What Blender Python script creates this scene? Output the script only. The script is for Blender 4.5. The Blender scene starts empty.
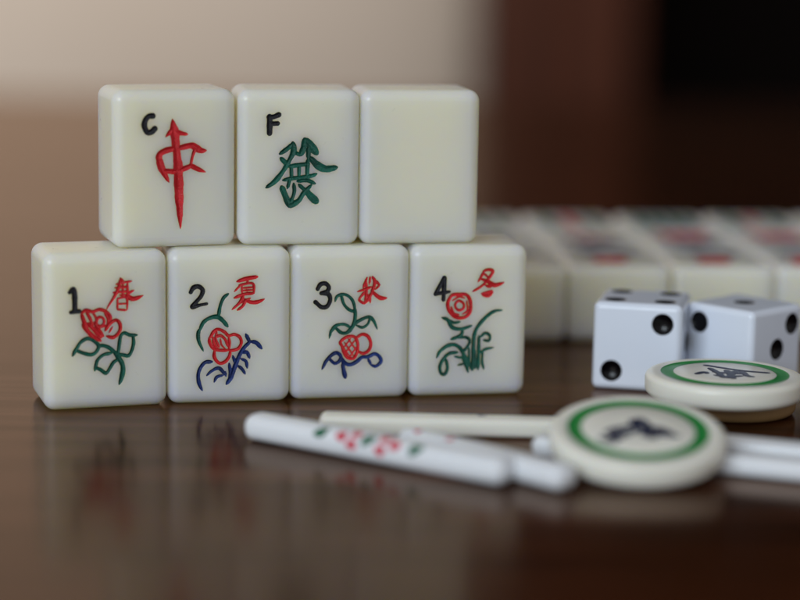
import bpy, bmesh, math, random
import numpy as np
from mathutils import Vector, Matrix

random.seed(4); np.random.seed(4)
S = 0.001                       # the numbers below are millimetres
R = math.radians
scene = bpy.context.scene

# ------------------------------------------------------------------ camera
cam_d = bpy.data.cameras.new("camera"); cam = bpy.data.objects.new("camera", cam_d)
scene.collection.objects.link(cam)
cam_d.sensor_width = 36.0; cam_d.lens = 94.5
cam_d.clip_start = 0.02; cam_d.clip_end = 20
cam.matrix_world = (Matrix.Translation((0, -0.35507, 0.08892))
                    @ Matrix.Rotation(R(90 - 9.791), 4, 'X') @ Matrix.Rotation(R(0.944), 4, 'Z'))
cam_d.dof.use_dof = True
cam_d.dof.focus_distance = 0.402
cam_d.dof.aperture_fstop = 5.6
cam_d.dof.aperture_blades = 0
scene.camera = cam

# ------------------------------------------------------------------ light (an indoor close-up: window light, dim ambient and an added wall fill)
world = bpy.data.worlds.new("World"); scene.world = world; world.use_nodes = True
wb = world.node_tree.nodes["Background"]
wb.inputs["Color"].default_value = (1.0, 0.955, 0.95, 1); wb.inputs["Strength"].default_value = 0.315

def area(name, loc, target, sx, sy, energy, color):
    d = bpy.data.lights.new(name, 'AREA'); d.shape = 'RECTANGLE'; d.size = sx; d.size_y = sy
    d.energy = energy; d.color = color
    o = bpy.data.objects.new(name, d); scene.collection.objects.link(o)
    o.location = loc
    o.rotation_euler = (Vector(target) - Vector(loc)).to_track_quat('-Z', 'Y').to_euler()
    return o
area("window_light", (-1.25, -2.2, 0.95), (0, 0.05, 0.02), 1.6, 1.2, 41.5, (0.79, 0.89, 0.985))
area("wall_fill_light", (-0.38, 0.95, 0.34), (-0.38, 1.9, 0.34), 1.6, 0.44, 14.5, (1.0, 0.93, 0.86))  # added fill out of frame, brightens only the back wall
scene.view_settings.view_transform = 'Standard'; scene.view_settings.look = 'None'
scene.view_settings.exposure = 0.0; scene.view_settings.gamma = 1.0

# ------------------------------------------------------------------ materials
def principled(name, color, rough=0.4, **kw):
    m = bpy.data.materials.new(name); m.use_nodes = True
    b = m.node_tree.nodes["Principled BSDF"]
    b.inputs["Base Color"].default_value = (*color, 1); b.inputs["Roughness"].default_value = rough
    for k, v in kw.items(): b.inputs[k].default_value = v
    return m
def mottled(name, c1, c2, scale, rough, bump=0.0, sss=0.0, rad=(1, .75, .4), sss_scale=0.002, rvar=0.06, **kw):
    """a principled material whose colour and gloss vary softly in object space"""
    m = principled(name, c1, rough, **kw); nt = m.node_tree; b = nt.nodes["Principled BSDF"]
    tc = nt.nodes.new("ShaderNodeTexCoord"); oi = nt.nodes.new("ShaderNodeObjectInfo")
    ad = nt.nodes.new("ShaderNodeVectorMath"); ad.operation = 'ADD'
    nt.links.new(tc.outputs["Object"], ad.inputs[0]); nt.links.new(oi.outputs["Random"], ad.inputs[1])
    n = nt.nodes.new("ShaderNodeTexNoise"); n.inputs["Scale"].default_value = scale; n.inputs["Detail"].default_value = 4
    nt.links.new(ad.outputs[0], n.inputs["Vector"])
    r = nt.nodes.new("ShaderNodeValToRGB"); r.color_ramp.elements[0].position = .3; r.color_ramp.elements[1].position = .7
    r.color_ramp.elements[0].color = (*c1, 1); r.color_ramp.elements[1].color = (*c2, 1)
    nt.links.new(n.outputs["Fac"], r.inputs["Fac"]); nt.links.new(r.outputs["Color"], b.inputs["Base Color"])
    n2 = nt.nodes.new("ShaderNodeTexNoise"); n2.inputs["Scale"].default_value = scale * 9; n2.inputs["Detail"].default_value = 5
    nt.links.new(ad.outputs[0], n2.inputs["Vector"])
    mr = nt.nodes.new("ShaderNodeMapRange"); mr.inputs["To Min"].default_value = rough - rvar; mr.inputs["To Max"].default_value = rough + rvar
    nt.links.new(n2.outputs["Fac"], mr.inputs["Value"]); nt.links.new(mr.outputs[0], b.inputs["Roughness"])
    if bump:
        bp = nt.nodes.new("ShaderNodeBump"); bp.inputs["Strength"].default_value = bump; bp.inputs["Distance"].default_value = 0.0003 if bump >= .8 else 0.0001
        nt.links.new(n2.outputs["Fac"], bp.inputs["Height"]); nt.links.new(bp.outputs["Normal"], b.inputs["Normal"])
    if sss:
        b.inputs["Subsurface Weight"].default_value = sss
        b.inputs["Subsurface Radius"].default_value = rad
        b.inputs["Subsurface Scale"].default_value = sss_scale
    return m

M = {}
M['ivory'] = mottled("ivory_resin", (0.898, 0.866, 0.708), (0.908, 0.876, 0.725), 60, 0.30, bump=0.012, sss=1.0, rad=(1, .85, .35), sss_scale=0.013)
M['bone'] = mottled("bone_resin", (0.88, 0.87, 0.77), (0.90, 0.885, 0.79), 80, 0.30, bump=0.01, sss=0.4, rad=(1, .8, .5), sss_scale=0.002)
M['dice_white'] = mottled("dice_white", (0.80, 0.87, 0.995), (0.82, 0.885, 0.995), 90, 0.22, bump=0.0, rvar=0.01, sss=0.1, rad=(1, .9, .8), sss_scale=0.0015)
M['red'] = mottled("red_paint", (0.54, 0.004, 0.008), (0.76, 0.020, 0.030), 420, 0.17, bump=1.0)
M['green'] = mottled("green_paint", (0.001, 0.055, 0.036), (0.006, 0.150, 0.098), 420, 0.17, bump=1.0)
M['blue'] = mottled("blue_paint", (0.003, 0.014, 0.080), (0.012, 0.045, 0.24), 420, 0.17, bump=1.0)
M['black'] = mottled("black_paint", (0.006, 0.006, 0.010), (0.012, 0.012, 0.018), 700, 0.28, bump=0.8)
M['pip'] = principled("pip_black", (0.002, 0.002, 0.003), 0.22, **{"Specular IOR Level": 0.28})
M['ring'] = mottled("ring_green", (0.006, 0.22, 0.035), (0.014, 0.29, 0.055), 300, 0.35, bump=0.3)
M['leaf'] = mottled('leaf_green_paint', (0.004, 0.11, 0.05), (0.008, 0.15, 0.07), 700, 0.3)
M['pink'] = mottled("pink_red_paint", (0.68, 0.06, 0.11), (0.74, 0.10, 0.16), 700, 0.35)
M['soft_black'] = mottled("worn_black_paint", (0.02, 0.022, 0.025), (0.045, 0.05, 0.05), 300, 0.4)
M['teal'] = mottled("teal_paint", (0.015, 0.14, 0.095), (0.03, 0.19, 0.14), 300, 0.4)
M['soft_red'] = mottled("worn_red_paint", (0.58, 0.008, 0.008), (0.64, 0.02, 0.02), 300, 0.4)

def wood(name, dark, light, mix, rough, scale=(6, 60, 6), spec=0.5, rot=0.0):
    m = principled(name, dark, rough); nt = m.node_tree; b = nt.nodes["Principled BSDF"]
    b.inputs["Specular IOR Level"].default_value = spec
    tc = nt.nodes.new("ShaderNodeTexCoord"); mp = nt.nodes.new("ShaderNodeMapping")
    mp.inputs["Scale"].default_value = scale; mp.inputs["Rotation"].default_value = (0, 0, rot)
    nt.links.new(tc.outputs["Object"], mp.inputs["Vector"])
    n = nt.nodes.new("ShaderNodeTexNoise"); n.inputs["Scale"].default_value = 2.2; n.inputs["Detail"].default_value = 9
    n.inputs["Roughness"].default_value = .62; n.inputs["Distortion"].default_value = .4
    nt.links.new(mp.outputs[0], n.inputs["Vector"])
    r = nt.nodes.new("ShaderNodeValToRGB")
    e = r.color_ramp.elements; e[0].position = .36; e[0].color = (*dark, 1); e[1].position = .68; e[1].color = (*light, 1)
    x = e.new(.52); x.color = (*mix, 1)
    nt.links.new(n.outputs["Fac"], r.inputs["Fac"]); nt.links.new(r.outputs["Color"], b.inputs["Base Color"])
    mr = nt.nodes.new("ShaderNodeMapRange"); mr.inputs["To Min"].default_value = rough - .03; mr.inputs["To Max"].default_value = rough + .05
    nt.links.new(n.outputs["Fac"], mr.inputs["Value"]); nt.links.new(mr.outputs[0], b.inputs["Roughness"])
    bp = nt.nodes.new("ShaderNodeBump"); bp.inputs["Strength"].default_value = .02; bp.inputs["Distance"].default_value = 0.0002
    nt.links.new(n.outputs["Fac"], bp.inputs["Height"]); nt.links.new(bp.outputs["Normal"], b.inputs["Normal"])
    return m
def lacquered(m, tint, ior=1.47):
    """dark wood under a tinted varnish: the varnish's own gloss is slightly brown"""
    nt = m.node_tree; b = nt.nodes["Principled BSDF"]; out = nt.nodes["Material Output"]
    b.inputs["Specular IOR Level"].default_value = 0
    gl = nt.nodes.new("ShaderNodeBsdfGlossy"); gl.inputs["Color"].default_value = (*tint, 1)
    ramp = next(n for n in nt.nodes if n.type == 'VALTORGB'); noise = ramp.inputs[0].links[0].from_socket
    r2 = nt.nodes.new("ShaderNodeValToRGB"); r2.color_ramp.elements[0].position = .35; r2.color_ramp.elements[1].position = .65
    r2.color_ramp.elements[0].color = (tint[0] * .94, tint[1] * .90, tint[2] * .87, 1); r2.color_ramp.elements[1].color = (tint[0] * 1.04, tint[1] * 1.04, tint[2] * 1.04, 1)
    nt.links.new(noise, r2.inputs[0]); nt.links.new(r2.outputs[0], gl.inputs["Color"])
    fr = nt.nodes.new("ShaderNodeFresnel"); fr.inputs["IOR"].default_value = ior
    mx = nt.nodes.new("ShaderNodeMixShader")
    for src, inp in (("Roughness", "Roughness"), ("Normal", "Normal")):
        nt.links.new(b.inputs[src].links[0].from_socket, gl.inputs[inp])
    nt.links.new(fr.outputs[0], mx.inputs[0]); nt.links.new(b.outputs[0], mx.inputs[1]); nt.links.new(gl.outputs[0], mx.inputs[2])
    nt.links.new(mx.outputs[0], out.inputs["Surface"])
    return m
M['table'] = lacquered(wood("dark_polished_wood", (0.010, 0.0032, 0.0015), (0.100, 0.025, 0.007), (0.045, 0.0125, 0.0042), 0.17, (5, 120, 5), rot=R(-48)), (0.74, 0.61, 0.52))
M['door'] = wood("brown_wood", (0.018, 0.0045, 0.0015), (0.046, 0.0115, 0.004), (0.031, 0.0078, 0.0028), 0.6, (14, 14, 1.2), spec=.1)
M['wall'] = mottled("pale_plaster", (0.53, 0.455, 0.38), (0.58, 0.51, 0.44), 1.6, 0.8)
M['dark'] = mottled("dark_recess_shade", (0.0015, 0.0009, 0.0008), (0.0025, 0.0014, 0.001), 2.0, 0.9)  # darkness of the recess beside the door frame, put into the colour
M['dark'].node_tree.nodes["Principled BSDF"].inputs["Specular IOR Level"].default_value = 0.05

# ------------------------------------------------------------------ helpers
def link(name, me, mat, parent=None, smooth=True):
    o = bpy.data.objects.new(name, me); scene.collection.objects.link(o)
    if mat: me.materials.append(M[mat] if isinstance(mat, str) else mat)
    if parent: o.parent = parent
    if smooth:
        me.polygons.foreach_set('use_smooth', [True] * len(me.polygons))
    return o
def from_bm(name, bm, mat, parent=None, smooth=True, weighted=False):
    for v in bm.verts: v.co *= S
    bmesh.ops.recalc_face_normals(bm, faces=bm.faces) if not weighted else None
    me = bpy.data.meshes.new(name); bm.to_mesh(me); bm.free()
    o = link(name, me, mat, parent, smooth)
    if weighted:
        w = o.modifiers.new("weighted", 'WEIGHTED_NORMAL'); w.mode = 'FACE_AREA'; w.weight = 100; w.keep_sharp = False
    return o
def thing(name, label, cat, loc, yaw=0.0, group=None, rot=None):
    o = bpy.data.objects.new(name, None); scene.collection.objects.link(o)
    o.empty_display_size = .005
    o.location = Vector(loc) * S; o.rotation_euler = rot if rot else (0, 0, yaw)
    o['label'] = label; o['category'] = cat
    if group: o['group'] = group
    return o
def structure(o): o['kind'] = 'structure'; return o

def spline(pts, step=0.35):
    """Catmull-Rom through (u, v, width) points"""
    P = np.array(pts, float)
    if len(P) == 2:
        n = max(2, int(np.linalg.norm(P[1, :2] - P[0, :2]) / step)); t = np.linspace(0, 1, n + 1)[:, None]
        return P[0] * (1 - t) + P[1] * t
    closed = np.allclose(P[0, :2], P[-1, :2])
    A = np.vstack([P[-2] if closed else 2 * P[0] - P[1], P, P[1] if closed else 2 * P[-1] - P[-2]])
    out = []
    for i in range(1, len(A) - 2):
        p0, p1, p2, p3 = A[i - 1], A[i], A[i + 1], A[i + 2]
        n = max(2, int(np.linalg.norm(p2[:2] - p1[:2]) / step) + 1)
        t = np.linspace(0, 1, n, endpoint=False)[:, None]
        out.append(.5 * (2 * p1 + (p2 - p0) * t + (2 * p0 - 5 * p1 + 4 * p2 - p3) * t * t + (3 * p1 - p0 - 3 * p2 + p3) * t ** 3))
    out.append(P[-1:]); out = np.vstack(out); out[:, 2] = np.maximum(out[:, 2], .1)
    return out
WID = 1.42
def field(strokes, U, V, taper=.5):
    """signed distance to the union of strokes and the relative groove depth (0..1)"""
    s = np.full(U.shape, 99.0); dep = np.zeros(U.shape)
    for st in strokes:
        Q = spline(st); Q[:, 2] *= WID * (1.06 if taper else 1.0)
        Ls = np.concatenate([[0], np.cumsum(np.hypot(*np.diff(Q[:, :2], axis=0).T))]); tot = Ls[-1]
        if not np.allclose(Q[0, :2], Q[-1, :2]):          # cut strokes start and end in a point
            e = np.minimum(Ls, tot - Ls); k = taper * min(1.0, tot / 2.5); Q[:, 2] *= 1 - (.4 if taper else 0) * np.clip(1 - e / max(k, 1e-3), 0, 1) ** 1.3
        Q[:, 2] *= 1 + .05 * np.sin(Ls * 2.1 + Q[0, 0] * 7) + .025 * np.sin(Ls * 5.3 + Q[0, 1] * 5)
        for a, b in zip(Q[:-1], Q[1:]):
            wmax = max(a[2], b[2])
            m = ((U > min(a[0], b[0]) - wmax - .5) & (U < max(a[0], b[0]) + wmax + .5) &
                 (V > min(a[1], b[1]) - wmax - .5) & (V < max(a[1], b[1]) + wmax + .5))
            if not m.any(): continue
            u, v = U[m], V[m]; d = b[:2] - a[:2]; L = max(d @ d, 1e-9)
            t = np.clip(((u - a[0]) * d[0] + (v - a[1]) * d[1]) / L, 0, 1)
            dist = np.hypot(u - a[0] - t * d[0], v - a[1] - t * d[1]); hw = (a[2] * (1 - t) + b[2] * t) / 2
            s[m] = np.minimum(s[m], dist - hw)
            dep[m] = np.maximum(dep[m], np.clip(1 - (dist / hw) ** 1.25, 0, 1) * np.minimum(1.15, hw / .36))
    return s, dep
def engraved_tile(root, W, T, H, parts, h=0.09, depth=0.36, bevel=2.2, seg=7, mat='ivory', names=None, mats=None):
    """tile body standing on z=0, face at y=0 (towards -y); the paint of each engraved part is a mesh in its groove"""
    bm = bmesh.new(); bmesh.ops.create_cube(bm, size=1)
    for v in bm.verts: v.co = Vector(((v.co.x + .5) * W, (v.co.y + .5) * T, (v.co.z + .5) * H))
    bmesh.ops.bevel(bm, geom=bm.edges[:], offset=bevel, segments=seg, profile=.5, affect='EDGES', clamp_overlap=False)
    if not parts: 
        return from_bm('body', bm, mat, root, weighted=True)
    bm.faces.ensure_lookup_table()
    f = min((f for f in bm.faces), key=lambda f: f.normal.y * f.calc_area())
    cs = [v.co.copy() for v in f.verts]
    u0, u1 = min(c.x for c in cs), max(c.x for c in cs); v0, v1 = min(c.z for c in cs), max(c.z for c in cs)
    corners = {}
    for v in f.verts: corners[(v.co.x > W / 2, v.co.z > H / 2)] = v
    bm.faces.remove(f)
    allst = [st for p in parts.values() for st in p]
    P = np.vstack([np.array(s) for s in allst]); mg = 1.0
    a0, a1 = max(u0 + .1, P[:, 0].min() - mg), min(u1 - .1, P[:, 0].max() + mg)
    b0, b1 = max(v0 + .1, P[:, 1].min() - mg), min(v1 - .1, P[:, 1].max() + mg)
    nu, nv = int((a1 - a0) / h) + 1, int((b1 - b0) / h) + 1
    gu, gv = np.linspace(a0, a1, nu), np.linspace(b0, b1, nv)
    U, V = np.meshgrid(gu, gv)
    tp = lambda k: 0 if k in ("letter", "numeral") else .5
    def depth_at(A, B): return np.max([field(sts, A, B, tp(k))[1] for k, sts in parts.items()], axis=0)
    dep = depth_at(U, V)
    gvs = [[bm.verts.new((U[j, i], dep[j, i] * depth, V[j, i])) for i in range(nu)] for j in range(nv)]
    for j in range(nv - 1):
        for i in range(nu - 1):
            bm.faces.new((gvs[j][i], gvs[j][i + 1], gvs[j + 1][i + 1], gvs[j + 1][i]))
    c = corners; LB, RB, RT, LT = c[(False, False)], c[(True, False)], c[(True, True)], c[(False, True)]
    bm.faces.new([LB, RB] + gvs[0][::-1]); bm.faces.new([RT, LT] + gvs[-1][:])
    bm.faces.new([RB, RT] + [gvs[j][-1] for j in range(nv - 1, -1, -1)]); bm.faces.new([LT, LB] + [gvs[j][0] for j in range(nv)])
    body = from_bm('body', bm, mat, root, weighted=True)
    for k, sts in parts.items():
        sk, _ = field(sts, U, V, tp(k)); sk = sk + .045
        gy, gx = np.gradient(sk, gv, gu)
        gl = np.maximum(np.hypot(gx, gy), 1e-6)
        snap = (sk > 0) & (sk < 1.6 * h)
        Uk = np.where(snap, U - sk * gx / gl, U); Vk = np.where(snap, V - sk * gy / gl, V)
        d2 = depth_at(Uk, Vk)
        Y = d2 * depth - 0.022
        inside = sk < 0
        cell = inside[:-1, :-1] | inside[1:, :-1] | inside[:-1, 1:] | inside[1:, 1:]
        vid = -np.ones(U.shape, int); J, I = np.nonzero(cell)
        used = np.zeros(U.shape, bool)
        for dj in (0, 1):
            for di in (0, 1): used[J + dj, I + di] = True
        vid[used] = np.arange(used.sum())
        co = np.stack([Uk[used], Y[used], Vk[used]], 1) * S
        fs = np.stack([vid[J, I], vid[J, I + 1], vid[J + 1, I + 1], vid[J + 1, I]], 1)
        me = bpy.data.meshes.new(names[k]); me.from_pydata(co.tolist(), [], fs.tolist()); me.update()
        link(names[k], me, mats[k], root)
    return body
NAMES = {'letter': 'engraved_letter', 'numeral': 'engraved_numeral', 'char': 'engraved_character', 'flower': 'engraved_flower',
         'leaf': 'engraved_leaves', 'stem': 'engraved_stem', 'wave': 'engraved_waves'}
GLYPHS = {
 0: {
  'numeral': [
   [(4.87,22.63,0.55),(5.57,23.24,0.81),(5.81,21.78,0.81),(5.83,19.18,0.81)],
   [(5.11,18.86,0.64),(5.82,18.92,0.64),(6.67,19.01,0.64)],
  ],
  'char': [
   [(13.66,23.89,0.36),(14.94,24.18,0.36),(16.54,24.38,0.36)],
   [(13.4,23.21,0.36),(15.83,23.34,0.36)],
   [(13.05,22.32,0.36),(15.74,22.48,0.36)],
   [(15.61,21.88,0.38),(16.53,22.41,0.38),(17.11,22.65,0.21)],
   [(15.61,21.73,0.55),(16.63,21.03,0.64),(17.7,21.16,0.51),(18.82,21.61,0.21)],
   [(14.52,24.88,0.47),(14.08,23.19,0.47),(13.26,21.5,0.42),(12.53,20.41,0.34),(11.67,18.94,0.17)],
   [(13.9,21.26,0.32),(13.84,19.01,0.32)],
   [(13.9,21.15,0.32),(15.56,21.24,0.32),(15.72,19.0,0.32)],
   [(13.95,20.14,0.3),(15.6,20.12,0.3)],
   [(13.84,19.07,0.34),(15.59,18.87,0.34)],
   [(15.79,23.98,0.38),(15.78,21.79,0.38)],
   [(14.41,25.06,0.34),(15.15,24.05,0.42)],
   [(14.94,24.01,0.3),(14.84,21.23,0.3)],
   [(14.28,21.76,0.28),(15.57,21.84,0.28)],
  ],
  'flower': [
   [(7.04,18.57,0.51),(7.89,19.18,0.51),(9.16,18.83,0.51),(10.44,19.21,0.51),(11.71,18.73,0.51),(12.47,17.84,0.51),(12.46,16.91,0.51)],
   [(7.04,18.57,0.51),(7.45,17.23,0.59),(8.03,15.49,0.64)],
   [(7.93,18.92,0.47),(8.72,17.39,0.47),(9.13,15.65,0.47)],
   [(10.0,17.23,0.42),(10.38,17.75,0.42),(11.1,17.51,0.42),(11.31,16.64,0.42),(10.66,15.98,0.42),(9.9,16.44,0.42),(10.0,17.23,0.42)],
   [(11.39,18.57,0.42),(12.08,17.25,0.42),(11.9,15.86,0.42)],
   [(9.16,18.66,0.38),(9.79,17.56,0.38),(9.73,16.06,0.38)],
   [(7.28,16.46,0.62),(8.09,15.32,0.66),(9.24,14.04,0.66),(10.67,13.19,0.53)],
   [(11.52,15.12,0.53),(12.35,16.36,0.53),(13.53,17.05,0.53),(14.28,16.35,0.53),(14.27,15.01,0.53),(13.15,13.8,0.53),(11.78,14.04,0.53)],
   [(8.27,16.64,0.57),(9.58,15.14,0.57),(10.78,13.86,0.57)],
   [(9.48,16.82,0.53),(10.24,15.34,0.53),(11.16,14.07,0.53)],
   [(10.47,15.66,0.35),(11.68,16.17,0.35)],
   [(12.23,14.69,0.35),(12.9,15.78,0.35)],
  ],
  'leaf': [
   [(5.32,10.58,0.55),(6.03,11.84,0.55),(6.92,13.14,0.55),(8.14,13.75,0.55),(9.34,13.25,0.55),(10.26,12.2,0.55),(9.66,11.0,0.55),(8.66,10.64,0.55),(7.34,11.0,0.55),(6.03,11.57,0.55)],
   [(10.26,12.27,0.57),(11.32,12.22,0.57),(12.43,11.66,0.57),(13.42,10.65,0.57)],
   [(12.64,10.75,0.51),(11.13,10.48,0.51),(10.02,9.53,0.51),(9.65,8.31,0.51),(9.47,7.53,0.51)],
   [(9.61,8.13,0.53),(10.62,7.63,0.53),(11.61,6.93,0.53),(12.4,7.95,0.53),(13.03,8.94,0.53),(13.85,9.46,0.53)],
   [(13.13,11.18,0.57),(13.79,10.09,0.66),(14.63,8.75,0.7),(14.84,7.38,0.7),(14.52,5.82,0.66),(14.11,4.67,0.44)],
   [(13.93,10.58,0.53),(14.16,12.37,0.53),(14.44,13.92,0.53),(15.11,14.52,0.53),(16.22,14.07,0.53),(17.51,14.01,0.53)],
   [(16.8,13.93,0.53),(16.88,12.47,0.53),(16.54,11.09,0.53),(15.93,10.13,0.53),(14.86,10.31,0.53),(13.97,10.58,0.53)],
  ],
 },
 1: {
  'numeral': [
   [(4.37,21.86,0.64),(4.9,22.74,0.72),(5.87,22.94,0.72),(6.64,22.25,0.72),(6.34,21.09,0.64),(5.44,20.02,0.68),(4.71,19.03,0.72),(6.08,19.35,0.55),(7.41,19.59,0.47)],
  ],
  'char': [
   [(13.21,23.8,0.47),(15.1,24.34,0.55),(17.04,24.65,0.55)],
   [(15.36,24.14,0.34),(15.06,23.34,0.34)],
   [(13.6,23.1,0.36),(16.18,23.36,0.36),(16.45,21.5,0.36)],
   [(13.85,23.05,0.34),(12.69,21.85,0.3)],
   [(14.11,22.96,0.32),(14.16,21.54,0.32)],
   [(14.16,22.52,0.28),(16.23,22.66,0.28)],
   [(14.16,22.0,0.28),(16.32,22.12,0.28)],
   [(12.7,20.63,0.42),(14.46,21.3,0.42),(16.45,21.48,0.42)],
   [(14.46,21.04,0.42),(13.65,19.65,0.42),(12.27,18.37,0.3)],
   [(14.04,19.65,0.34),(15.72,20.53,0.34)],
   [(15.07,20.37,0.38),(14.3,19.03,0.38),(13.31,18.26,0.42)],
   [(14.64,20.38,0.38),(15.77,19.77,0.51),(17.06,19.75,0.51),(18.49,20.31,0.3)],
  ],
  'stem': [
   [(11.53,21.43,0.51),(10.63,20.67,0.51),(9.99,19.11,0.51),(9.65,17.11,0.55)],
   [(6.04,14.39,0.51),(6.72,15.9,0.55),(7.84,16.75,0.59),(9.3,17.05,0.64),(10.38,16.37,0.64),(11.42,15.11,0.55)],
   [(6.1,14.77,0.53),(5.78,13.81,0.57),(5.92,12.33,0.53),(6.77,10.4,0.31)],
  ],
  'flower': [
   [(8.01,12.92,0.48),(8.82,14.27,0.48),(9.71,14.61,0.48),(10.88,14.0,0.48),(11.59,13.3,0.48),(12.67,13.55,0.48),(13.7,13.03,0.48),(14.07,11.93,0.48),(13.49,10.8,0.48),(12.5,10.46,0.48),(11.56,10.48,0.48)],
   [(11.59,13.16,0.4),(11.82,11.75,0.4),(11.6,10.48,0.4)],
   [(7.93,13.08,0.48),(7.97,12.06,0.48),(8.69,10.86,0.48),(9.99,10.51,0.48),(11.56,10.48,0.48)],
   [(8.91,12.95,0.44),(9.98,13.38,0.44),(10.92,12.63,0.44),(11.46,11.25,0.44)],
   [(9.35,14.07,0.4),(9.13,12.72,0.4),(9.81,11.11,0.4)],
   [(8.53,13.18,0.4),(8.87,11.58,0.4),(9.58,10.75,0.4)],
   [(8.87,10.4,0.51),(8.91,9.08,0.51),(9.81,8.01,0.51),(10.93,8.23,0.51),(11.69,9.2,0.51),(11.96,10.24,0.51)],
   [(10.03,12.7,0.31),(10.25,11.55,0.31),(10.93,10.86,0.31)],
  ],
  'wave': [
   [(8.38,8.29,0.62),(7.12,8.21,0.57),(6.18,7.09,0.53),(5.78,5.73,0.57),(5.96,4.13,0.57),(6.57,2.7,0.4)],
   [(7.44,5.65,0.4),(8.42,6.54,0.48),(9.77,7.01,0.53),(11.0,5.72,0.53)],
   [(8.87,4.35,0.44),(9.37,5.3,0.48),(10.56,5.61,0.44)],
   [(15.71,12.01,0.62),(14.48,10.78,0.57),(13.49,8.97,0.62),(12.73,6.93,0.66),(12.06,5.12,0.66),(11.23,3.88,0.57)],
   [(14.92,13.5,0.57),(15.64,12.12,0.57)],
   [(15.82,12.12,0.57),(16.95,11.82,0.62),(17.99,10.66,0.53)],
   [(14.3,9.92,0.53),(15.15,9.99,0.53),(15.65,8.88,0.53)],
   [(14.03,8.73,0.48),(14.94,8.26,0.48),(15.21,6.97,0.48)],
   [(13.54,7.37,0.48),(14.26,6.67,0.48),(14.81,5.79,0.48)],
   [(12.41,9.41,0.44),(12.87,7.96,0.44)],
   [(11.74,7.87,0.48),(11.9,6.27,0.48),(11.79,4.67,0.48)],
   [(11.0,6.29,0.4),(11.12,5.37,0.4)],
  ],
 },
 2: {
  'numeral': [
   [(5.23,21.97,0.68),(5.77,22.86,0.68),(6.76,23.0,0.68),(7.4,22.28,0.68),(7.06,21.45,0.68),(5.97,21.12,0.68)],
   [(6.12,21.12,0.68),(7.29,20.92,0.68),(7.69,19.86,0.68),(7.14,18.59,0.68),(6.04,18.39,0.68),(4.82,19.4,0.68)],
  ],
  'char': [
   [(14.87,24.06,0.36),(14.11,22.11,0.36)],
   [(13.01,21.31,0.3),(14.38,21.73,0.38),(15.74,22.19,0.38)],
   [(14.53,23.54,0.38),(14.82,21.77,0.38),(14.54,19.08,0.38)],
   [(14.38,21.22,0.38),(13.21,19.67,0.34)],
   [(14.72,21.0,0.34),(15.46,19.94,0.34)],
   [(15.93,24.18,0.47),(16.39,23.18,0.47),(16.04,21.7,0.42),(15.33,19.99,0.38),(14.41,18.86,0.34)],
   [(15.71,21.53,0.38),(16.83,20.45,0.51),(17.73,19.95,0.55),(18.75,19.98,0.42)],
   [(17.42,22.56,0.34),(16.55,21.7,0.34)],
   [(13.21,19.63,0.38),(14.41,18.9,0.38)],
   [(15.45,24.18,0.32),(15.36,22.75,0.32)],
   [(16.52,23.51,0.38),(17.38,22.5,0.38)],
   [(15.45,20.83,0.34),(15.56,19.1,0.34)],
  ],
  'leaf': [
   [(8.67,19.49,0.47),(8.99,20.41,0.47),(9.97,20.83,0.47),(11.08,20.59,0.47),(12.06,19.61,0.47),(12.48,18.27,0.47),(12.33,17.5,0.47),(11.33,17.85,0.47),(10.35,18.97,0.47),(9.84,20.64,0.47)],
   [(12.48,18.27,0.51),(12.63,16.72,0.55),(12.43,15.17,0.59),(11.93,14.18,0.55),(10.94,13.43,0.42)],
   [(7.98,14.04,0.47),(8.94,14.75,0.47),(10.48,14.94,0.47),(11.64,14.34,0.47)],
   [(12.47,14.91,0.47),(13.57,15.68,0.51),(15.34,16.31,0.51),(16.28,15.5,0.47),(17.01,13.88,0.34)],
   [(15.6,16.22,0.42),(15.13,14.9,0.42),(14.08,14.25,0.42),(12.92,14.67,0.42)],
   [(7.6,12.23,0.3),(7.94,13.62,0.51),(8.72,14.38,0.47)],
   [(8.83,14.27,0.51),(9.84,13.34,0.51),(10.95,13.23,0.51),(12.04,13.92,0.51)],
  ],
  'flower': [
   [(9.75,11.43,0.47),(10.96,12.43,0.47),(12.28,12.54,0.47),(12.96,11.85,0.47),(13.24,10.51,0.47),(13.03,9.18,0.47),(12.38,8.17,0.47),(11.23,8.33,0.47),(10.46,9.46,0.47),(10.09,10.69,0.47),(9.75,11.43,0.47)],
   [(10.52,11.46,0.28),(12.38,8.7,0.28)],
   [(11.29,12.11,0.28),(13.03,9.58,0.28)],
   [(12.73,11.86,0.28),(10.73,9.23,0.28)],
   [(11.84,12.14,0.28),(10.49,10.35,0.28)],
   [(13.02,10.52,0.28),(11.58,8.32,0.28)],
   [(10.09,10.8,0.25),(11.67,8.54,0.25)],
   [(12.95,12.25,0.51),(14.05,12.9,0.51),(15.17,12.48,0.51),(15.76,11.13,0.51),(15.43,9.75,0.51),(14.32,9.11,0.51),(13.39,9.51,0.51)],
  ],
  'wave': [
   [(6.23,6.13,0.38),(7.03,7.76,0.55),(8.12,8.93,0.55),(9.11,9.36,0.55),(9.89,8.58,0.55),(9.57,7.65,0.51),(8.71,7.27,0.51),(7.91,7.92,0.47),(7.6,8.41,0.38)],
   [(9.67,8.81,0.51),(10.57,7.45,0.55),(11.69,6.94,0.59),(13.01,7.51,0.59),(14.11,8.38,0.55),(15.22,8.42,0.55),(16.55,8.97,0.55),(17.5,8.41,0.55),(17.82,7.4,0.55),(16.81,6.5,0.51),(15.8,6.88,0.42)],
   [(15.91,6.77,0.47),(15.27,8.01,0.47)],
   [(10.24,7.24,0.55),(10.48,5.89,0.64),(10.83,4.43,0.72)],
  ],
 },
 3: {
  'numeral': [
   [(6.69,23.73,0.72),(5.82,22.19,0.64),(5.0,20.55,0.68)],
   [(5.0,20.55,0.64),(6.3,20.76,0.59),(7.77,20.98,0.47)],
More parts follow.
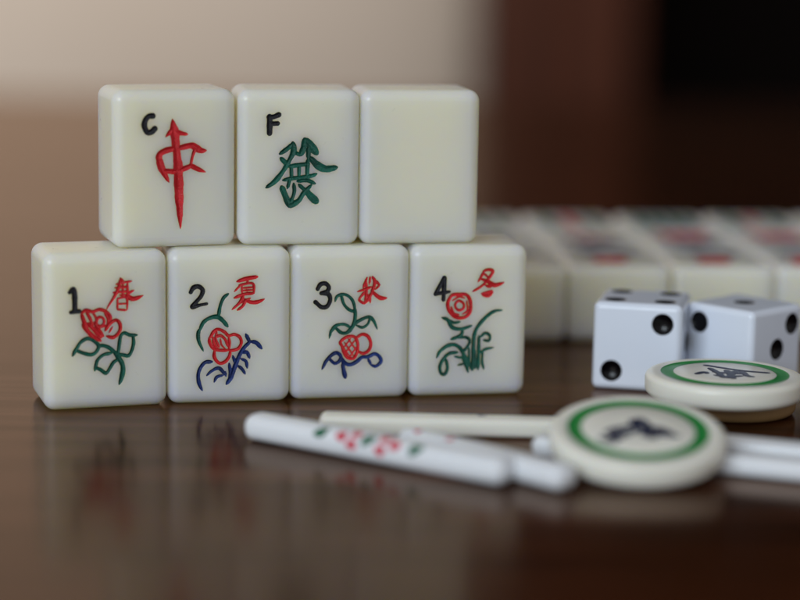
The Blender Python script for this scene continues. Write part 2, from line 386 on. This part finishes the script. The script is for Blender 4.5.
   [(6.75,23.66,0.72),(6.68,21.78,0.72),(6.59,19.42,0.64)],
  ],
  'char': [
   [(14.33,24.92,0.34),(15.41,25.26,0.42),(16.36,24.94,0.47),(15.67,23.66,0.42),(14.35,22.16,0.38),(12.4,20.94,0.34)],
   [(14.52,24.78,0.42),(13.44,22.84,0.34)],
   [(13.87,23.46,0.34),(15.24,22.99,0.47),(16.61,22.19,0.59),(17.51,22.29,0.55),(18.63,22.68,0.3)],
   [(14.57,24.56,0.32),(15.72,23.43,0.32)],
   [(14.92,22.15,0.42),(15.99,21.73,0.38)],
   [(14.17,20.51,0.38),(15.29,20.72,0.42),(16.28,21.06,0.42)],
   [(14.36,20.19,0.38),(15.58,20.04,0.42),(16.46,20.74,0.38)],
  ],
  'flower': [
   [(7.56,19.09,0.53),(8.32,20.3,0.53),(9.67,20.4,0.53),(11.02,20.38,0.53),(11.83,19.47,0.53),(12.09,17.9,0.53),(11.78,16.57,0.53),(10.67,15.8,0.53),(9.09,15.94,0.53),(7.83,17.08,0.53),(7.47,18.2,0.53),(7.56,19.09,0.53)],
   [(9.03,18.62,0.42),(9.7,19.17,0.42),(10.61,18.6,0.42),(10.63,17.7,0.42),(9.74,17.27,0.42),(9.05,17.84,0.42),(9.03,18.62,0.42)],
   [(8.35,19.19,0.3),(9.68,19.91,0.3),(10.85,19.66,0.3)],
   [(11.23,19.15,0.32),(11.42,17.24,0.32),(10.43,16.48,0.32)],
   [(8.19,17.97,0.38),(8.67,16.73,0.38),(9.76,16.38,0.38)],
  ],
  'leaf': [
   [(6.4,15.86,0.42),(7.53,15.4,0.57),(8.18,14.19,0.61),(9.06,13.63,0.57),(10.57,13.6,0.52),(12.36,14.19,0.42)],
   [(7.9,15.39,0.42),(8.79,14.83,0.42),(9.99,14.98,0.42)],
   [(10.57,13.55,0.47),(10.22,12.31,0.52),(8.31,11.52,0.57)],
   [(9.35,11.83,0.47),(11.36,11.84,0.47),(12.03,11.08,0.47),(11.65,10.09,0.47),(10.79,8.98,0.47)],
   [(18.47,17.15,0.33),(17.01,17.03,0.47),(15.53,16.13,0.57),(13.81,14.29,0.57),(12.97,12.56,0.57),(12.78,10.06,0.57),(12.71,5.3,0.57)],
   [(13.86,12.04,0.52),(13.85,8.29,0.52),(13.81,5.41,0.52)],
   [(14.12,11.84,0.47),(15.11,12.65,0.47),(16.02,12.13,0.47),(15.9,11.13,0.47),(14.84,11.23,0.47)],
   [(13.94,8.54,0.42),(15.18,9.39,0.47),(16.89,9.73,0.28)],
   [(14.69,9.03,0.42),(14.61,7.02,0.42),(14.97,5.46,0.42)],
   [(5.48,7.91,0.38),(6.15,9.2,0.52),(7.63,10.26,0.57),(9.13,10.38,0.57),(10.41,9.36,0.57),(11.2,7.34,0.52),(11.81,4.87,0.47)],
   [(9.67,8.88,0.52),(7.92,8.66,0.52),(6.69,7.44,0.52),(6.12,5.95,0.52),(6.49,4.69,0.52),(7.25,4.67,0.52),(7.67,5.91,0.52),(7.31,7.55,0.52)],
   [(9.06,8.09,0.38),(10.49,7.73,0.38)],
   [(9.72,6.32,0.38),(11.02,6.59,0.38)],
   [(10.67,8.86,0.42),(11.97,6.83,0.42),(12.56,5.31,0.42)],
   [(10.43,8.11,0.35),(11.55,5.53,0.35)],
   [(11.91,9.71,0.38),(11.99,6.07,0.38)],
   [(13.17,9.31,0.33),(13.26,5.54,0.33)],
  ],
 },
 4: {
  'letter': [
   [(7.52,25.13,0.83),(6.7,25.03,0.83),(6.03,24.15,0.83),(5.93,23.12,0.83),(6.5,22.02,0.83),(7.26,22.13,0.83),(7.89,22.72,0.83)],
  ],
  'char': [
   [(11.28,24.47,0.34),(11.47,23.14,0.91),(11.72,21.73,1.25),(11.91,19.64,1.09),(12.13,17.75,1.09),(12.25,15.85,1.09)],
   [(12.33,16.79,1.23),(12.37,14.9,1.27),(12.46,12.04,1.27),(12.53,9.65,1.18),(12.69,6.06,0.75),(12.81,3.62,0.24)],
   [(11.47,22.77,0.75),(10.7,21.93,0.57),(9.99,21.15,0.3)],
   [(11.95,22.1,0.75),(12.91,21.8,0.68),(14.16,21.58,0.45)],
   [(11.56,18.93,0.75),(9.83,18.5,0.83),(8.77,17.8,0.87),(8.67,16.67,0.94)],
   [(8.68,17.1,1.04),(9.1,15.43,0.99),(9.82,14.0,0.8),(10.58,12.56,0.33)],
   [(12.71,19.03,0.75),(14.84,19.45,0.87),(15.8,19.01,0.94),(16.77,18.47,0.83),(17.78,18.45,0.45)],
   [(15.57,18.64,0.57),(15.07,17.13,0.45),(14.83,15.8,0.45)],
   [(9.58,14.76,0.71),(11.74,14.55,0.71),(13.19,14.93,0.71),(14.76,15.56,0.71)],
   [(14.69,15.75,0.71),(16.09,14.97,0.71),(17.7,14.34,0.24)],
  ],
 },
 5: {
  'letter': [
   [(5.99,24.87,0.86),(6.03,23.64,0.86),(6.01,21.72,0.86)],
   [(5.85,24.76,0.76),(6.76,24.83,0.76),(7.74,25.22,0.76)],
   [(6.07,23.5,0.69),(7.54,23.57,0.69)],
  ],
  'char': [
   [(10.49,19.72,0.52),(9.44,18.74,0.52),(8.04,17.76,0.52)],
   [(10.49,19.86,0.69),(10.68,18.38,0.69),(9.92,16.63,0.55),(8.66,14.45,0.55),(7.12,12.51,0.62),(5.43,11.28,0.42)],
   [(8.22,16.91,0.55),(8.93,16.21,0.55),(9.5,15.5,0.55)],
   [(12.78,20.56,0.69),(12.58,19.08,0.69),(12.1,17.61,0.69)],
   [(12.96,20.49,0.76),(14.03,19.26,0.9),(15.14,17.81,0.76)],
   [(13.5,18.91,0.55),(13.52,16.9,0.55)],
   [(13.87,17.04,0.62),(15.31,15.55,0.83),(16.91,14.84,0.83),(19.04,15.12,0.55)],
   [(11.11,17.96,0.48),(11.82,17.61,0.48),(12.52,17.96,0.48)],
   [(9.82,15.29,0.52),(11.76,15.63,0.52),(13.6,15.77,0.52)],
   [(10.21,15.39,0.48),(10.3,13.1,0.48)],
   [(11.76,15.49,0.45),(11.71,13.38,0.45)],
   [(13.38,16.62,0.52),(13.3,13.44,0.52)],
   [(8.67,12.68,0.48),(10.37,13.03,0.48),(12.49,13.27,0.48),(14.26,13.54,0.48),(15.11,13.86,0.48)],
   [(9.53,11.16,0.45),(10.01,13.03,0.45)],
   [(8.43,11.34,0.76),(9.15,9.57,0.69),(9.87,7.79,0.76)],
   [(9.87,7.72,0.76),(11.64,8.67,0.62),(12.69,10.26,0.52),(14.1,11.67,0.48)],
   [(10.73,12.04,0.45),(10.81,10.27,0.45),(10.05,8.15,0.45)],
   [(11.43,12.46,0.48),(13.2,12.66,0.48),(14.84,12.02,0.48)],
   [(12.86,10.97,0.62),(14.01,9.61,0.83),(15.23,8.47,0.83)],
   [(11.72,11.82,0.45),(13.04,10.61,0.45)],
  ],
 },
}

# ------------------------------------------------------------------ the setting: table top, wall, dark corner of the room
def box(x0, x1, y0, y1, z0, z1, bev=0):
    bm = bmesh.new(); bmesh.ops.create_cube(bm, size=1)
    for v in bm.verts: v.co = Vector((x0 + (v.co.x + .5) * (x1 - x0), y0 + (v.co.y + .5) * (y1 - y0), z0 + (v.co.z + .5) * (z1 - z0)))
    if bev: bmesh.ops.bevel(bm, geom=bm.edges[:], offset=bev, segments=4, profile=.5, affect='EDGES')
    return bm
structure(from_bm('table_top', box(-900, 1100, -700, 820, -30, 0, 4), 'table', weighted=True))
structure(from_bm('wall', box(-3600, 84, 1900, 2000, -740, 2600), 'wall'))
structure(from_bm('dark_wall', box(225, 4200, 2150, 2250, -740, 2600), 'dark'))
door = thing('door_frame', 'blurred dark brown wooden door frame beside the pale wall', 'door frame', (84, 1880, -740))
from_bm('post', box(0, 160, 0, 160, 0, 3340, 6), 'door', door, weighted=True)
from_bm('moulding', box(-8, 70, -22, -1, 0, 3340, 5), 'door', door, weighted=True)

GLYPHS[5]['char'] = [[(u, v, w * 1.22) for u, v, w in s] for s in GLYPHS[5]['char']]
for _i in (0, 1, 2, 3): GLYPHS[_i]['char'] = [[(u, v, w * 1.12) for u, v, w in s] for s in GLYPHS[_i]['char']]
# ------------------------------------------------------------------ the seven tiles of the stack
T, H = 17.2, 30.0
TILES = [
 (-66.29, 29.57, 0.318, 0, 'ivory tile engraved with a black 1, a red rose and green leaves', dict(numeral='black', char='red', flower='red', leaf='green')),
 (-44.05, 37.30, 0.1972, 0, 'ivory tile engraved with a black 2, a red blossom and blue waves', dict(numeral='black', char='red', stem='green', flower='red', wave='blue')),
 (-21.00, 42.70, 0.1972, 0, 'ivory tile engraved with a black 3, green leaves and a curly blue line', dict(numeral='black', char='red', leaf='green', flower='red', wave='blue')),
 (2.00, 47.45, 0.185, 0, 'ivory tile engraved with a black 4 and a red rose above green blades', dict(numeral='black', char='red', flower='red', leaf='green')),
 (-54.08, 36.65, 0.3271, 1, 'ivory tile with a black letter C and a red character, on the upper row', dict(letter='black', char='red')),
 (-31.30, 43.75, 0.1798, 1, 'ivory tile with a black letter F and a green character, on the upper row', dict(letter='black', char='green')),
 (-8.00, 47.93, 0.178, 1, 'blank standing ivory tile, right one of the upper three', {}),
]
for i, (x, y, a, lvl, label, mats) in enumerate(TILES):
    root = thing('mahjong_tile', label, 'mahjong tile', (x, y, 0.02 + lvl * (H + 0.03)), a, 'mahjong tiles stacked in two rows')
    engraved_tile(root, (23.5, 23.58, 23.45, 23.5, 23.75, 23.62, 23.5)[i], T, H, GLYPHS.get(i, {}), names=NAMES, mats=mats)

# ------------------------------------------------------------------ tiles lying face up in the block behind
def arc(cx, cy, r, w, n=12): return [(cx + r * math.cos(2 * math.pi * k / n), cy + r * math.sin(2 * math.pi * k / n), w) for k in range(n + 1)]
def mirror(sts): return [[(23.2 - u, 30 - v, w) for u, v, w in s] for s in sts]
WAN = [[(5.5, 13.4, .8), (17.5, 13.6, .8)], [(9, 14.8, .8), (8.8, 12.4, .8)], [(14, 14.8, .8), (14.2, 12.4, .8)],
       [(7.5, 11.4, .8), (15.5, 11.5, .8), (15.3, 8.2, .8), (7.6, 8.2, .8), (7.5, 11.4, .8)], [(7.6, 9.8, .7), (15.3, 9.8, .7)],
       [(11.5, 12, .8), (11.5, 4.6, .8)], [(6, 6.9, .9), (17, 7, .9), (17.1, 4.0, .9), (15.8, 3.4, .8)], [(6, 6.9, .9), (5.8, 3.2, .8)], [(9.5, 5, .7), (13.5, 4.8, .7)]]
def number(n):
    if n == 2: return [[(7, 24.5, 1.3), (16, 24.8, 1.5)], [(5, 19, 1.3), (18, 19.4, 1.7)]]
    if n == 3: return [[(7, 26, 1.2), (16, 26.3, 1.4)], [(8, 22.4, 1.2), (15.4, 22.6, 1.3)], [(5, 18.2, 1.3), (18, 18.6, 1.7)]]
    if n == 6: return [[(11.5, 26.6, 1.4), (12.3, 24.8, 1.2)], [(4.8, 23.4, 1.3), (18.2, 23.7, 1.6)], [(9.5, 21.4, 1.4), (6, 17.4, 1)], [(13.5, 21.4, 1.2), (17.2, 17.6, 1.6)]]
    return [[(5, 22.6, 1.3), (18, 23.3, 1.6)], [(10, 26, 1.3), (9, 20, 1.3), (10.5, 18, 1.2), (17, 18.4, 1.3), (17, 20, 1)]]
def bamboo(cols, r0=4, r1=26, rows=2):
    out = []
    for k in range(rows):
        a = r0 + (r1 - r0) * k / rows + .9; b = r0 + (r1 - r0) * (k + 1) / rows - .9
        for c in cols: out += [[(c, a, 1.7), (c, (a + b) / 2, 1.2), (c, b, 1.7)]]
    return out
def dots(rc): return [arc(c[0], c[1], c[2], 1.1) for c in rc] + [[(c[0] - .2, c[1], 1.5), (c[0] + .2, c[1], 1.5)] for c in rc]
small_red = [[(7.5, 12.4, 1.2), (14.5, 12.6, 1.2)], [(11, 13.6, 1), (10.6, 7, 1.1), (13.8, 7.2, 1)], [(8, 9.8, 1.2), (14.4, 10, 1.2)], [(8.4, 7.2, 1), (7.2, 5.4, .9)]]
BACK = [ # column, row, label, parts
 (0, 0, 'ivory tile lying flat, its front end showing just right of the tile with 4', dict(numeral=number(2)), dict(numeral='soft_black')),
 (0, 1, 'ivory tile lying second from the front in the leftmost file of the blurred block', dict(dot=dots([(11.6, 20, 3.4), (11.6, 9, 3.4)])), dict(dot='soft_black')),
 (0, 2, 'ivory tile at the far end of the leftmost file of the blurred block', dict(bamboo=bamboo([6, 11.6, 17])), dict(bamboo='teal')),
 (1, 0, 'ivory tile lying directly behind the left die, with a small red character', dict(numeral=number(6), char=small_red), dict(numeral='soft_black', char='soft_red')),
 (1, 1, 'ivory tile with grey strokes, middle of the file behind the left die', dict(numeral=mirror(number(3)) , char=[[(6, 17, 1), (17, 17.2, 1.1)], [(11.5, 20, 1), (11.4, 14, 1)]]), dict(numeral='soft_black', char='soft_red')),
 (1, 2, 'ivory tile with a small red centre, far end of the file behind the left die', dict(bamboo=bamboo([5.5, 17.5]), centre=bamboo([11.5])), dict(bamboo='teal', centre='soft_red')),
 (2, 0, 'ivory tile lying directly behind the right die, with a small red character', dict(numeral=number(9), char=small_red), dict(numeral='soft_black', char='soft_red')),
 (2, 1, 'ivory tile with a broad red character, middle of the file behind the right die', dict(numeral=mirror(number(3)), char=mirror(WAN)), dict(numeral='soft_black', char='soft_red')),
 (2, 2, 'ivory tile with green strokes, far end of the file behind the right die', dict(bamboo=bamboo([5, 9.3, 13.8, 18.2])), dict(bamboo='teal')),
 (3, 0, 'ivory tile at the front of the block, cut by the right border', dict(numeral=number(2), char=WAN), dict(numeral='soft_black', char='soft_red')),
 (3, 1, 'ivory tile with a broad red character, middle of the file at the right border', dict(numeral=mirror(number(2)), char=mirror(WAN)), dict(numeral='soft_black', char='soft_red')),
 (3, 2, 'ivory tile with one red stroke, far end of the file at the right border', dict(bamboo=bamboo([5.5, 17.5]), centre=bamboo([11.5], 14, 26, 1)), dict(bamboo='teal', centre='soft_red')),
 (4, 2, 'ivory tile at the far end of the block, cut by the right border', dict(bamboo=bamboo([5.5, 11.5, 17.5])), dict(bamboo='teal')),
]
NB = dict(NAMES, dot='engraved_dots', bamboo='engraved_bamboo', centre='engraved_centre')
for c, r, label, parts, mats in BACK:
    jx, jy, ja = random.uniform(-.25, .25), random.uniform(-.3, .3), R(random.uniform(-.4, .4))
    by = R((4.6, 4.4, 3.6, 3.4, 3.0)[c])
    ux, uy = math.cos(R(5.4)), math.sin(R(5.4)); vx, vy = -math.sin(by), math.cos(by)
    x = 14.3 + c * 23.65 * ux + r * 30.1 * vx + jx + (.4 if r == 1 else 0); y = 106.8 + c * 23.65 * uy + r * 30.1 * vy + jy
    root = thing('mahjong_tile', label, 'mahjong tile', (x, y, 0.02), by + ja, 'mahjong tiles lying face up in the block behind')
    parts = {k: [[(u, v, w * 1.35) for u, v, w in s] for s in sts] for k, sts in parts.items()}      # bold strokes
    engraved_tile(root, 23.2, 17.0, 30.0, parts, h=0.22, depth=0.3, bevel=2.0, names=NB, mats=mats)
    # stood up while modelled, laid on its back: face to +z, foot towards the camera
    mt = Matrix(((1, 0, 0, 0), (0, 0, 1, 0), (0, -1, 0, 17.0 * S), (0, 0, 0, 1)))
    for ch in root.children: ch.data.transform(mt)

# ------------------------------------------------------------------ dice
def die(label, loc, yaw, size, faces):
    root = thing('die', label, 'die', loc, yaw, 'white dice with black pips')
    bm = bmesh.new(); bmesh.ops.create_cube(bm, size=size)
    for v in bm.verts: v.co += Vector((size / 2,) * 3)
    bmesh.ops.bevel(bm, geom=bm.edges[:], offset=1.35, segments=5, profile=.5, affect='EDGES', clamp_overlap=False)
    body = from_bm('body', bm, 'dice_white', root)
    q = size * .28
    L = {1: [(0, 0)], 2: [(-q, -q), (q, q)], 3: [(-q, -q), (0, 0), (q, q)], 4: [(-q, -q), (q, q), (-q, q), (q, -q)],
         5: [(-q, -q), (q, q), (-q, q), (q, -q), (0, 0)], 6: [(-q, -q), (q, q), (-q, q), (q, -q), (-q, 0), (q, 0)]}
    c = Vector((size / 2,) * 3); ax = {'front': (Vector((0, -1, 0)), Vector((1, 0, 0)), Vector((0, 0, 1))), 'back': (Vector((0, 1, 0)), Vector((-1, 0, 0)), Vector((0, 0, 1))),
          'left': (Vector((-1, 0, 0)), Vector((0, -1, 0)), Vector((0, 0, 1))), 'right': (Vector((1, 0, 0)), Vector((0, 1, 0)), Vector((0, 0, 1))),
          'top': (Vector((0, 0, 1)), Vector((1, 0, 0)), Vector((0, 1, 0))), 'bottom': (Vector((0, 0, -1)), Vector((1, 0, 0)), Vector((0, -1, 0)))}
    rp, dp = 2.2, 0.8; rs = (rp * rp + dp * dp) / (2 * dp)
    cut = bmesh.new(); pips = []
    for side, (num, flip) in faces.items():
        n, e, f = ax[side]
        for a, b in L[num]:
            if flip: a = -a
            p = c + n * (size / 2) + e * a + f * b
            bmesh.ops.create_uvsphere(cut, u_segments=40, v_segments=24, radius=rs, matrix=Matrix.Translation(p + n * (rs - dp)))
            pips.append((p, n, e, f))
    cm = bpy.data.meshes.new('cut')
    for v in cut.verts: v.co *= S
    cut.to_mesh(cm); cut.free(); co = bpy.data.objects.new('cut', cm); scene.collection.objects.link(co)
    co.parent = root
    md = body.modifiers.new('pips', 'BOOLEAN'); md.object = co; md.operation = 'DIFFERENCE'; md.solver = 'EXACT'; md.use_self = True
    bpy.context.view_layer.update()
    dg = bpy.context.evaluated_depsgraph_get(); me = bpy.data.meshes.new_from_object(body.evaluated_get(dg))
    body.modifiers.clear(); body.data = me; bpy.data.objects.remove(co)
    me.polygons.foreach_set('use_smooth', [True] * len(me.polygons))
    w = body.modifiers.new("weighted", 'WEIGHTED_NORMAL'); w.mode = 'FACE_AREA_WITH_ANGLE' if False else 'FACE_AREA'; w.weight = 100
    for p, n, e, f in pips:      # the black enamel bowl of each pip
        bm = bmesh.new(); rows = []
        amax = math.asin(rp / rs) * .995
        for k in range(9):
            t = amax * k / 8; rr = (rs - .03) * math.sin(t); zz = rs - dp - (rs - .03) * math.cos(t)
            if k == 0: rows.append([bm.verts.new(p + n * zz)]); continue
            rows.append([bm.verts.new(p + n * zz + e * rr * math.cos(2 * math.pi * j / 40) + f * rr * math.sin(2 * math.pi * j / 40)) for j in range(40)])
        for j in range(40):
            bm.faces.new((rows[0][0], rows[1][j], rows[1][(j + 1) % 40]))
            for k in range(1, 8): bm.faces.new((rows[k][j], rows[k + 1][j], rows[k + 1][(j + 1) % 40], rows[k][(j + 1) % 40]))
        from_bm('pip', bm, 'pip', root)
    return root
die('white die with two pips in front and four on top, left of the pair', (38.8, 59.1, 0.02), R(-13.2), 17.8,
    dict(front=(2, False), top=(4, False), right=(1, False), left=(6, False), back=(5, False), bottom=(3, False)))
die('white die turned corner first, with a single pip on top', (69.9, 54.2, 0.02), R(44.0), 16.9,
    dict(left=(2, True), top=(1, False), front=(3, False), right=(5, False), back=(4, False), bottom=(6, False)))

# ------------------------------------------------------------------ scoring chips
def lathe(profile, n=96):
    bm = bmesh.new(); rows = []
    for r, z in profile:
        if r < 1e-6: rows.append([bm.verts.new((0, 0, z))])
        else: rows.append([bm.verts.new((r * math.cos(2 * math.pi * j / n), r * math.sin(2 * math.pi * j / n), z)) for j in range(n)])
    for a, b in zip(rows[:-1], rows[1:]):
        for j in range(n):
            k = (j + 1) % n
            if len(a) == 1: bm.faces.new((a[0], b[j], b[k]))
            elif len(b) == 1: bm.faces.new((a[j], a[k], b[0]))
            else: bm.faces.new((a[j], a[k], b[k], b[j]))
    return bm
def ribbon(strokes, z, h=.12):
    """painted strokes, slightly raised, on a plane at height z"""
    P = np.vstack([np.array(s) for s in strokes]); mg = 1
    gu = np.arange(P[:, 0].min() - mg, P[:, 0].max() + mg, h); gv = np.arange(P[:, 1].min() - mg, P[:, 1].max() + mg, h)
    U, V = np.meshgrid(gu, gv); s, d = field(strokes, U, V)
    gy, gx = np.gradient(s, gv, gu); gl = np.maximum(np.hypot(gx, gy), 1e-6)
    sn = (s > 0) & (s < 1.6 * h); U2 = np.where(sn, U - s * gx / gl, U); V2 = np.where(sn, V - s * gy / gl, V)
    ins = s < 0; cell = ins[:-1, :-1] | ins[1:, :-1] | ins[:-1, 1:] | ins[1:, 1:]
    bm = bmesh.new(); vs = {}
    for j, i in zip(*np.nonzero(cell)):
        q = []
        for dj, di in ((0, 0), (0, 1), (1, 1), (1, 0)):
            k = (j + dj, i + di)
            if k not in vs: vs[k] = bm.verts.new((U2[k], V2[k], z + .015 + .06 * min(1, max(0, -s[k]) / .3)))
            q.append(vs[k])
        bm.faces.new(q)
    return bm
def chip(label, loc, rot, marks, thick=4.4, r=15.0, ring=True, mat='bone'):
    root = thing('round_counter', label, 'counter', loc, rot=rot, group='round ivory counters')
    prof = [(0, 0)] + [(r - 1.6 + 1.6 * math.sin(a), 1.5 - 1.5 * math.cos(a)) for a in np.linspace(0, math.pi / 2, 7)]
    prof += [(r - 1.3 + 1.3 * math.cos(a), thick - 1.2 + 1.2 * math.sin(a)) for a in np.linspace(0, math.pi / 2, 7)]
    prof += [(12.1, thick), (11.9, thick - .12), (11.35, thick - .22), (10.4, thick - .22), (9.85, thick - .12), (9.65, thick), (5, thick), (0, thick)]
    from_bm('body', lathe(prof), mat, root)
    if ring:
        from_bm('painted_ring', lathe([(12.08, thick + .012), (11.88, thick - .09), (11.35, thick - .18), (10.4, thick - .18), (9.87, thick - .09), (9.67, thick + .012)]), 'ring', root)
    if marks: from_bm('painted_emblem', ribbon(marks, thick), M_blue, root)
    return root
M['tan'] = mottled('shaded_ivory_resin', (0.34, 0.21, 0.09), (0.40, 0.25, 0.11), 120, 0.4)  # ivory in the upper counter's shadow, its shade put into the base colour
M_blue = mottled("navy_paint", (0.004, 0.008, 0.035), (0.008, 0.016, 0.06), 300, 0.35)
def wid(sts, w, k=1.12): return [[(a * k, b * k, w) for a, b in s] for s in sts]
E1 = wid([[(-6.09, -3.15), (-4.62, -4.34), (-3.02, -1.77), (-1.89, -0.97)], [(-3.9, 0.22), (-3.23, -1.78), (-4.14, -4.81)], [(-4.55, -2.33), (-1.32, -1.71)],
 [(-5.1, -1.35), (-3.26, 0.24), (-1.03, 1.35), (0.1, 2.6)], [(0.09, 3.97), (0.42, 0.9), (1.52, -2.85)], [(0.73, 4.0), (1.76, 1.46), (1.17, -2.11)],
 [(1.06, 0.92), (3.36, 0.5), (5.08, -1.2)], [(1.23, -1.61), (3.53, -1.77), (5.9, -2.2)], [(1.7, -3.09), (3.67, -0.5)], [(-0.83, 3.42), (-0.06, 0.37), (-0.85, -1.18)], [(-5.2, -3.4), (-2.6, -3.2)], [(-3.6, -2.2), (-1.2, -0.2)], [(-0.2, 1.8), (1.2, -0.6), (0.4, -2.0)], [(2.4, -0.3), (4.4, -1.3)], [(-0.4, 2.9), (1.2, 2.9)]], .78)
E2 = wid([[(-2.49, 6.38), (-0.23, 4.54), (3.21, 2.11), (7.46, 0.48)], [(-4.99, -1.33), (-3.45, 0.41), (-3.14, -0.72)], [(-1.77, 0.55), (0.26, -0.1), (3.05, -0.46)],
 [(-1.91, -2.01), (0.03, -3.22), (2.53, -2.22)], [(-2.02, 3.81), (-1.02, -0.78), (-0.79, -3.97)], [(3.08, 1.29), (3.49, -2.15), (4.31, -2.88)], [(0.62, 2.26), (0.75, -4.64)], [(2.21, 1.8), (-0.11, -4.14)]], .9)
# leaning towards the camera on the white stick behind it
tl = R(11.3); th = 4.4
c_top = Vector((40.8, -7.2, 7.25)); nrm = Vector((0, -math.sin(tl), math.cos(tl)))
chip('round ivory counter with green ring and blue emblem, tilted, nearest the camera', c_top - nrm * th, (tl, 0, 0), E1, th)
chip('round ivory counter with green ring, lying flat right in front of the dice', (61.7, 34.5, 4.33), (0, 0, 0), E2, th)
chip('ivory counter under the flat ringed counter, its shade painted in as tan', (64.3, 41.0, 0.02), (0, 0, 0), None, 4.25, r=12.2, ring=False, mat='tan')

# ------------------------------------------------------------------ scoring sticks
def tube(A, B, w, h, nexp=2.6, n=40, k_end=7):
    A, B = Vector((A[0], A[1], 0)), Vector((B[0], B[1], 0)); L = (B - A).length
    bm = bmesh.new(); rows = []
    er = h * .42
    st = [(er - er * math.cos(a), math.sin(a)) for a in np.linspace(.12, math.pi / 2, k_end)]
    xs = [(s, f) for s, f in st] + [(L * q, 1) for q in (.25, .5, .75)] + [(L - s, f) for s, f in reversed(st)]
    for s, f in xs:
        ww = w / 2 - er * (1 - f); hh = h / 2 - er * (1 - f)
        row = []
        for j in range(n):
            a = 2 * math.pi * j / n; cx, sx = math.cos(a), math.sin(a)
            row.append(bm.verts.new((s, ww * math.copysign(abs(cx) ** (2 / nexp), cx), h / 2 + hh * math.copysign(abs(sx) ** (2 / nexp), sx))))
        rows.append(row)
    for a, b in zip(rows[:-1], rows[1:]):
        for j in range(n): bm.faces.new((a[j], a[(j + 1) % n], b[(j + 1) % n], b[j]))
    bm.faces.new(rows[0][::-1]); bm.faces.new(rows[-1])
    return bm
def dab(bm, s0, a0, w, h, ls, la, nexp=2.6, dep=.03, rot=0.0, seed=0):
    """a dab of paint that follows the stick's surface: ls, la = half length along and around the stick in mm"""
    rnd = random.Random(seed); ph = rnd.random() * 6
    def pt(s, ad):
        # the angle used by the traced positions is that of the point itself
        c, si = math.cos(ad), math.sin(ad); k = (abs(c) ** nexp + abs(si) ** nexp) ** (-1 / nexp)
        return Vector((s, c * k * (w / 2 + dep), h / 2 + si * k * (h / 2 + dep)))
    rows = []
    for i in range(5):
        f = i / 4
        if i == 0: rows.append([bm.verts.new(pt(s0, a0))]); continue
        row = []
        for j in range(20):
            t = 2 * math.pi * j / 20; g = f * (1 + .12 * math.sin(3 * t + ph) * f)
            dx, dy = g * ls * math.cos(t), g * la * math.sin(t)
            dx, dy = dx * math.cos(rot) - dy * math.sin(rot), dx * math.sin(rot) + dy * math.cos(rot)
            row.append(bm.verts.new(pt(s0 + dx, a0 + dy / (w * .45))))
        rows.append(row)
    for j in range(20):
        k = (j + 1) % 20
        bm.faces.new((rows[0][0], rows[1][j], rows[1][k]))
        for i in range(1, 4): bm.faces.new((rows[i][j], rows[i + 1][j], rows[i + 1][k], rows[i][k]))
def stick(label, A, B, w, h, z=0.02, nexp=2.6, buds=(), leaves=(), blues=(), mat='stick'):
    yaw = math.atan2(B[1] - A[1], B[0] - A[0]); L = math.hypot(B[0] - A[0], B[1] - A[1])
    root = thing('counting_stick', label, 'counting stick', (A[0], A[1], z), yaw, 'white counting sticks lying on the table')
    from_bm('body', tube((0, 0), (L, 0), w, h, nexp), mat, root)
    for k, (s, a, r) in enumerate(buds):
        bm = bmesh.new(); dab(bm, s, R(a), w, h, r, r * .9, nexp, .03, 0, k); pt_ = from_bm('red_petal', bm, 'pink', root)
        bm = bmesh.new(); dab(bm, s, R(a), w, h, r * .5, r * .45, nexp, .05, 0, k + 9); from_bm('petal_centre', bm, 'red', pt_)
    for k, (s, a, r) in enumerate(leaves):
        bm = bmesh.new(); dab(bm, s, R(a), w, h, r, r * .62, nexp, .03, -.6, k + 30); from_bm('green_leaf', bm, 'leaf', root)
    for k, (s, a, r) in enumerate(blues):
        bm = bmesh.new(); dab(bm, s, R(a), w, h, r, r * .4, nexp, .03, 0, k + 60); from_bm('blue_spot', bm, 'blue', root)
    return root
M['stick'] = mottled("white_stick_resin", (0.85, 0.885, 0.92), (0.87, 0.90, 0.93), 80, 0.3, bump=0.05, sss=0.3, rad=(1, .9, .8), sss_scale=0.002)
stick('white stick nearest the camera, painted with red buds and green leaves', (-26.4, 12.3), (18.7, -18.56), 6.0, 4.8,
      buds=[(21.94, 140.5, 1.1), (24.7, 121, 1.05), (24.3, 168, 1.1), (30.67, 122, 1.05), (33.1, 140.7, 1.1), (30.3, 171, 1.1)],
      leaves=[(17.51, 139.3, 1.5), (27.5, 138, 1.5), (37.32, 143.3, 1.5)])
stick('white stick tucked behind the painted front stick, mostly hidden', (1.2, 4.7), (28.3, -21.8), 5.6, 4.4,
      buds=[(4.2, 110, .75), (11.9, 110, .75)])
stick('pale stick lying along the tile row, right below the tile with 4', (-14.3, 18.0), (35.5, 16.6), 5.4, 3.5, nexp=4, blues=[(29.5, 80, .8)], mat='bone')
stick('white stick under the tilted counter, showing at both its sides', (24.0, 4.3), (82.0, -16.0), 5.4, 3.4, nexp=4, blues=[(34.5, 100, 1.5)])
stick('pale stick at the right border, below the flat ringed counter', (46.0, 7.0), (92.0, -9.6), 6.2, 3.9, nexp=4)
